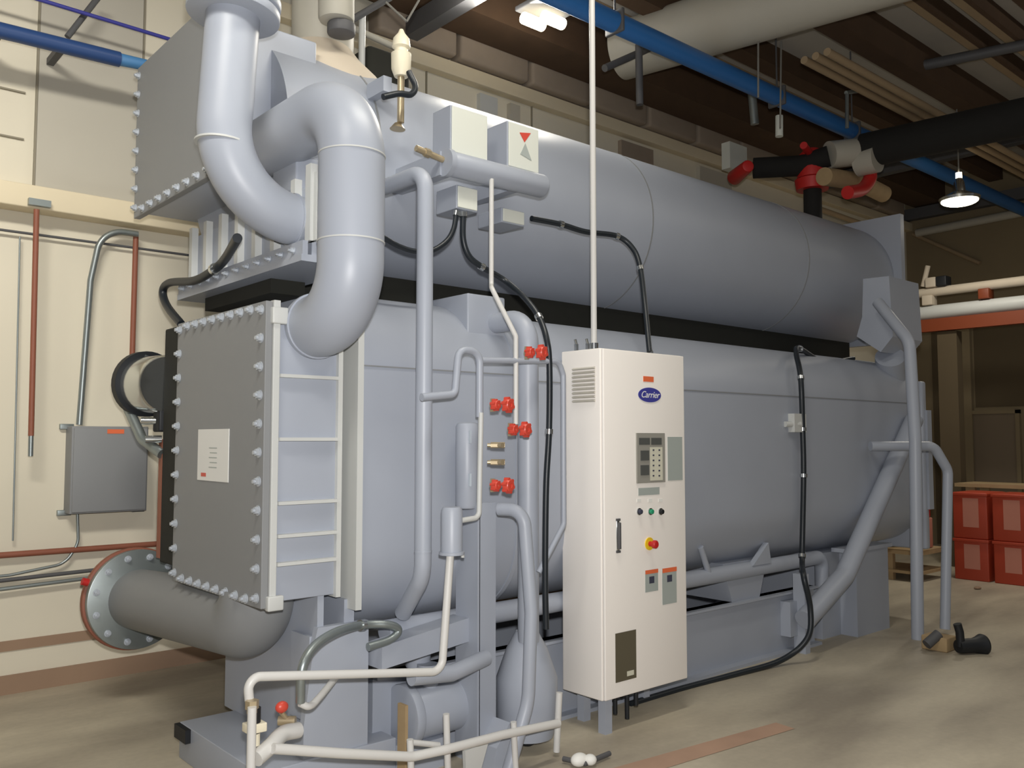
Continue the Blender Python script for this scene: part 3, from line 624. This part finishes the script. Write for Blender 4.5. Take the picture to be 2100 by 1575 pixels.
# ================================================================== OVERHEAD SERVICES
bl = thing('overhead_pipe', 'long bright blue pipe slung under the roof above the machine', 'pipe', (6, 4.16, 4.5))
B().tube([(3.4, 4.16, 4.5), (8.05, 4.16, 4.5)], .075).done('pipe', 'bluebright', bl); B().tube([(8.0, 4.16, 4.5), (12.9, 4.16, 4.5)], .075).done('pipe', 'bluebright', bl)
for x in (4.6, 6.7, 8.02): B().cyl((x, 4.16, 4.5), (x, 4.16, 5.3), .008, n=8).box(x-.015, x+.015, 4.075, 4.245, 4.415, 4.585, .01).done('hanger', 'truss', bl)
o = B().cyl(P(1275, 105, 'z', 4.95), P(1900, -85, 'z', 4.95), .25, n=40).done('ventilation_duct', 'duct'); tag(o, 'wide pale duct crossing under the roof above the blue pipe', 'duct')
for k, (y, z) in enumerate(((3.46, 4.55), (3.56, 4.55), (3.66, 4.55))):
    o = B().cyl((6.3, y, z), (12.9, y, z), .032, n=14).done('cable_conduit', 'purlin')
    tag(o, 'thin tan conduit, one of three side by side beneath the roof', 'conduit', 'parallel tan conduits')
# black insulated pipe with red couplings
s_ = P(1665, 340, 'y', 4.41); zc = s_.z; xc = s_.x
ip = thing('insulated_pipe', 'thick black insulated pipe with red couplings entering from the right under the roof', 'pipe', (xc, 4.41, zc-.6))
q1, q2 = P(1770, 310, 'z', zc+.12), P(2100, 240, 'z', zc+.12)
B().tube([q1, q2, q2+(q2-q1)*1.0], .165, n=32).done('insulated_run', 'blackpipe', ip)
B().cyl(P(1700, 318, 'z', zc+.06), q1, .13, n=32).cyl(P(1760, 335, 'z', zc), P(1800, 325, 'z', zc), .13).done('silver_sleeve', 'duct', ip)
B().tube([P(1545, 345, 'z', zc), P(1640, 340, 'z', zc), P(1700, 320, 'z', zc+.05)], .10, n=28).done('valve_body', 'blackpipe', ip)
B().cyl((xc, 4.41, zc), (xc, 4.41, 3.5), .085, n=28).done('drop_leg', 'blackpipe', ip)
B().cyl(P(1505, 365, 'z', zc-.05), P(1535, 340, 'z', zc-.05), .075, .06, n=24, bev=.02).done('coupling', 'redpaint', ip)
B().lathe((xc, 4.41, zc-.14), (0, 0, 1), [(-.1, .15), (0, .165), (.02, .14), (.14, .15), (.24, .13), (.30, .07)], 24).done('coupling', 'redpaint', ip)
B().cyl((xc, 4.41, zc+.1), P(1648, 298, 'y', 4.3), .035, n=12).done('handle', 'redpaint', ip)
B().spline([P(1738, 395, 'y', 4.0), P(1768, 388, 'y', 4.0), P(1784, 366, 'y', 4.0), P(1782, 350, 'y', 4.0)], .062, n=20).done('coupling', 'redpaint', ip)
B().tube([P(1690, 362, 'y', 4.2), P(1760, 372, 'y', 4.2), P(1812, 398, 'y', 4.2)], .085, n=24).done('pipe_elbow', 'wood', ip)
B().box(P(1480, 330, 'y', 5.2).x, P(1515, 330, 'y', 5.2).x, 5.1, 5.2, P(1500, 355, 'y', 5.2).z, P(1500, 302, 'y', 5.2).z).done('white_label_box', 'box_face', ip, smooth=False)
# hangers, braces and small runs near the roof, each its own thing
for name, A_, C_, r, m_, lab, cat in (
        ('hanger_rod', (1555, 75, 'y', 3.9), (1555, 200, 'y', 3.9), .008, 'wire', 'thin hanger rod between the pale duct and the blue pipe', 'rod'),
        ('hanger_rod', (1602, 85, 'y', 4.0), (1600, 262, 'y', 4.0), .008, 'wire', 'thin hanger rod just left of the tan conduits', 'rod'),
        ('hanger_strut', (1310, 92, 'y', 4.6), (1312, 215, 'y', 4.6), .03, 'truss', 'short dark steel hanger strut under the near end of the pale duct', 'bracket'),
        ('angle_bracket', (1240, 140, 'y', 4.7), (1330, 100, 'y', 4.7), .03, 'truss', 'dark sloping bracket touching the near end of the pale duct', 'bracket'),
        ('cross_brace', (705, 50, 'y', 4.3), (800, -5, 'y', 4.3), .02, 'truss', 'blue-grey brace slanting up beside the vent pipe', 'brace'),
        ('tie_wire', (792, 5, 'y', 4.1), (834, 44, 'y', 4.0), .007, 'wire', 'thin wire slanting down right towards the ivory relief valve', 'wire'),
        ('tie_wire', (862, -5, 'y', 4.0), (834, 44, 'y', 4.0), .006, 'wire', 'thin wire slanting down left towards the ivory relief valve', 'wire'),
        ('pale_rod', (725, 58, 'y', 4.4), (812, 98, 'y', 4.4), .02, 'duct', 'pale rod running right from beneath the vent pipe', 'rod'),
        ('tan_rail', (1680, 428, 'y', 5.1), (1840, 485, 'y', 5.1), .03, 'purlin', 'tan rail behind the far top of the upper shell', 'rail'),
        ('stub_pipe', (1542, 190, 'y', 4.6), (1548, 255, 'y', 4.6), .04, 'steel', 'greenish grey stub pipe below the blue pipe', 'pipe'),
        ('bottle_fitting', (1598, 238, 'y', 4.3), (1598, 280, 'y', 4.3), .035, 'box_face', 'short pale bottle-like fitting hanging below the blue pipe', 'fitting'),
        ('steel_bar', (1735, 190, 'y', 4.0), (1800, 182, 'y', 4.0), .018, 'steel', 'short level steel bar above the black insulated pipe', 'bar'),
        ('steel_bar', (1737, 192, 'y', 4.0), (1737, 262, 'y', 4.0), .018, 'steel', 'short upright steel bar hanging above the black insulated pipe', 'bar'),
        ('service_pipe', (1880, 478, 'x', 12.93), (2200, 415, 'x', 12.93), .06, 'duct', 'pale pipe sloping up to the right under the far lamp', 'pipe'),
        ('service_pipe', (1872, 480, 'x', 12.96), (2010, 540, 'x', 12.96), .03, 'purlin', 'thin tan pipe sloping down behind the far end plate', 'pipe'),
        ('roof_bracing', (1890, 135, 'z', 5.1), (2110, 90, 'z', 5.1), .05, 'truss', 'dark steel bar crossing the tan roof bars at upper right', 'brace')):
    o = B().cyl(P(*A_), P(*C_), r, n=12).done(name, m_); tag(o, lab, cat)
# ================================================================== LAMPS
l1 = thing('fluorescent_lamp', 'lit twin-tube fluorescent lamp under the dark roof, near the top centre', 'lamp', tuple(P(1117, 40, 'z', 4.7)))
a_, c_ = P(1083, 30, 'z', 4.7), P(1152, 52, 'z', 4.7)
L = (c_.x-a_.x)
for dy in (-.06, .06): B().cyl((a_.x+.1*(dy < 0), a_.y+dy, 4.7), (c_.x-.1*(dy > 0), a_.y+dy, 4.7), .045, n=20, bev=.01).done('tube', 'glow', l1)
B().box(a_.x-.03, c_.x+.03, a_.y-.12, a_.y+.12, 4.76, 4.80, .01).done('housing', 'truss', l1)
l2 = thing('high_bay_lamp', 'lit dome-shaped hanging lamp at the far right below the roof', 'lamp', tuple(P(1968, 410, 'x', 9.5)))
c = P(1968, 412, 'x', 9.5)
B().lathe(c+Zu*.0, (0, 0, 1), [(0, .19), (.03, .2), (.06, .14), (.1, .06), (.2, .05), (.24, .03)], 28).done('reflector', 'chrome', l2)
B().ellipsoid(c, .18, .18, .05).done('bulb', 'glow', l2)
B().cyl(c+Zu*.2, c+Zu*.3, .03).done('lamp_cap', 'glow', l2)
B().cyl(c+Zu*.3, (c.x, c.y, 5.3), .008, n=8).done('hanger', 'wire', l2)

# ================================================================== FAR RIGHT BACKGROUND
rk = thing('rack_beam', 'long orange red rack beam across the far right', 'beam', (10.8, 3.5, 2.8))
a_, c_ = P(1880, 670, 'x', 10.8), P(2100, 657, 'x', 10.8)
B().box(10.75, 10.85, .8, a_.y+.25, a_.z-.08, a_.z+.07).done('beam', 'orangebeam', rk, smooth=False)
B().box(10.8, 10.95, P(1965, 800, 'x', 10.8).y, P(1925, 800, 'x', 10.8).y, 0, a_.z-.09).done('post', 'fardark', rk, smooth=False)
for z0, hh, lab in ((637, .085, 'thick white pipe just above the orange beam at the far right'), (588, .055, 'slimmer cream pipe, higher of the two above the orange beam')):
    p_ = P(2000, z0, 'x', 10.8); zz = (a_.z+.07+hh) if hh > .07 else p_.z; o = B().cyl((10.8, .8, zz), (10.8, 4.85, zz), hh, n=24).done('lagged_pipe', 'paint_light' if hh > .07 else 'tan'); tag(o, lab, 'pipe')
for px, py, m_, lab in ((1906, 615, 'tan', 'small tan carton between the two far pipes, leftmost'), (1913, 578, 'tan', 'small cream carton on the slimmer far pipe'), (2022, 606, 'orangebeam', 'small orange carton between the two far pipes'), (1935, 579, 'black', 'small black box next to the cream carton')):
    p_ = P(px, py, 'x', 10.8); zb = a_.z+.242 if py > 600 else P(2000, 588, 'x', 10.8).z+.05; o = B().box(10.72, 10.88, p_.y-.06, p_.y+.06, zb, zb+.12, .01).done('carton', m_); tag(o, lab, 'carton')
o = B().cyl(P(1893, 588, 'x', 10.8), P(1903, 545, 'x', 10.8), .03, n=12).done('pipe_stub', 'tan'); tag(o, 'short leaning cream pipe stub at the end of the slimmer far pipe', 'pipe')
# red crates
def crate(x, y0, y1, z0, z1, lab):
    t = thing('storage_crate', lab, 'crate', (x+.3, (y0+y1)/2, z0), 'stacked red crates')
    B().box(x, x+.5, y0, y1, z0, z1, .012).done('shell', 'crate', t)
    B().box(x-.012, x+.51, y0-.008, y1+.008, z1-.035, z1-.005, .004).done('rim', 'crate', t)
    m_ = (y0+y1)/2; B().box(x-.004, x, m_-.09, m_+.07, z0+.12, z1-.06).done('label', 'cratel', t, smooth=False)
crate(9.9, 3.75, 4.10, 0, .44, 'red plastic crate on the floor at far right, left stack, bottom')
crate(9.9, 3.75, 4.10, .442, .93, 'red plastic crate at far right, left stack, top')
crate(9.9, 3.34, 3.70, 0, .44, 'red plastic crate on the floor at the right edge, bottom of its stack')
crate(9.9, 3.34, 3.70, .442, .93, 'red plastic crate at the right edge, top of its stack')
o = B().box(10.45, 11.0, 2.9, 4.3, .96, 1.0).box(10.5, 10.55, 4.1, 4.2, 0, .96).box(10.9, 10.95, 4.1, 4.2, 0, .96).done('shelf_board', 'wood', smooth=False); tag(o, 'low wooden shelf just behind the tops of the red crates', 'shelf')
# workbench with odds and ends between the machine and the crates
wbn = thing('workbench', 'low wooden bench behind the guard rail pipes', 'bench', (9.5, 4.45, 0))
B().box(9.3, 9.9, 4.2, 4.85, .28, .33).done('top', 'wood', wbn, smooth=False)
for y in (4.24, 4.5, 4.78):
    B().box(9.32, 9.38, y, y+.05, 0, .28).done('leg', 'wood', wbn, smooth=False)
B().box(9.3, 9.9, 4.2, 4.85, .08, .11).done('shelf', 'wood', wbn, smooth=False)
o = B().ellipsoid((9.0, 4.78, .40), .10, .09, .15).cyl((9.0, 4.78, .5), (9.0, 4.74, .6), .03, .02).done('jug', 'red'); tag(o, 'round red jug beside the foot of the machine at the far right', 'jug')
o = B().cyl((9.0, 4.8, 0), (9.0, 4.8, .26), .09).done('bucket', 'duct'); tag(o, 'pale bucket carrying the red jug', 'bucket')
o = B().ellipsoid((9.5, 4.62, .46), .16, .13, .13).done('bundle', 'steel'); tag(o, 'crumpled silvery bundle on the low wooden bench', 'bundle')
o = B().box(9.5, 9.7, 4.25, 4.38, .66, .92, .01).done('small_bin', 'redpaint'); tag(o, 'small bright red bin stacked above the low bench', 'bin')
o = B().box(9.5, 9.72, 4.24, 4.42, .335, .655, .01).done('carton', 'cratel'); tag(o, 'dull pink carton under the small bright red bin', 'carton')

# things lying on the floor
fx, fy = P(1990, 1342, 'z', 0).x, P(1990, 1342, 'z', 0).y
fit = thing('pipe_fitting', 'black flared pipe tee lying on the floor at the far right', 'pipe fitting', (fx, fy, 0))
a_ = V((fx, fy, .055))-Rt*.085; 
B().lathe(a_, Rt+Fh*.25, [(0, .045), (.02, .05), (.13, .05), (.17, .062), (.2, .075), (.215, .07)], 28).done('barrel', 'black', fit)
B().tube([a_+Rt*.02, a_+Rt*.015+Zu*.1, a_-Rt*.0+Zu*.155], .028, n=18).done('branch', 'black', fit)
b0 = P(1925, 1330, 'z', 0)
o = B().box(b0.x-.1, b0.x+.06, b0.y-.1, b0.y+.08, 0, .10, .01).done('wood_block', 'wood'); tag(o, 'tan wooden block on the floor between the rail foot and the black tee', 'block')
o = B().cyl(P(1900, 1322, 'z', .05), P(1925, 1300, 'z', .12), .035).done('rail_clamp', 'truss'); tag(o, 'dark clamp at the foot of the guard rail', 'clamp')
for px, py in ((2005, 1208),):
    p_ = P(px, py, 'z', 0); o = B().ellipsoid((p_.x, p_.y, .012), .05, .03, .014).done('debris', 'brown'); tag(o, 'tiny brown scrap on the open floor in front of the red crates', 'debris')

# ================================================================== LIGHT
W = bpy.data.worlds.new('world'); S.world = W; W.use_nodes = True
bg = W.node_tree.nodes['Background']; bg.inputs[0].default_value = (.97, .97, 1, 1); bg.inputs[1].default_value = .11
def area(name, loc, size, power, col, target=None, sy=None):
    l = bpy.data.lights.new(name, 'AREA'); l.shape = 'RECTANGLE'; l.size = size; l.size_y = sy or size; l.energy = power; l.color = col
    o = bpy.data.objects.new(name, l); COL.objects.link(o); o.location = loc
    if target is not None: o.rotation_euler = (V(target)-V(loc)).to_track_quat('-Z', 'Y').to_euler()
    return o
area('camera_flash', EYE+Up*.16+Rt*.02, .07, 120, (1, .98, .96), EYE+Up*.16+Fw*4)
for x, y, e_ in ((-1.5, 1.2, 22), (2.6, 2.2, 56), (5.4, .2, 12), (9.4, .2, 22)):
    area('ceiling_tube_light', (x, y, 4.85), 1.6, e_, (1, .95, .84), (x, y, 0), .3)
area('added_wall_wash', (-.5, 1.8, 4.8), 1.8, 37, (1, .96, .87), (1.0, 5.94, 2.3), .3).data.spread = 1.5  # unseen light added to wash the left wall, no fitting there
area('lamp_light', P(1117, 40, 'z', 4.66), 1, 30, (1, .95, .84), P(1117, 40, 'z', 0), .2)
area('lamp_light', c*0+P(1968, 425, 'x', 9.5)-Zu*.08, .3, 30, (1, .94, .82), P(1968, 1200, 'x', 9.5))
for x, y in ((8.6, .6), (4.2, 4.9)):
    area('added_deck_uplight', (x, y, 4.6 if x > 5 else 4.62), 1.4, 30 if x > 5 else 9, (1, .95, .86), (x, y, 6), .2)  # upward lights added only to brighten the roof deck
S.view_settings.view_transform = 'Standard'; S.view_settings.look = 'None'
S.view_settings.exposure = 0; S.view_settings.gamma = 1; S.view_settings.use_curve_mapping = False
for o in COL.objects:
    if '_w' in o: del o['_w']
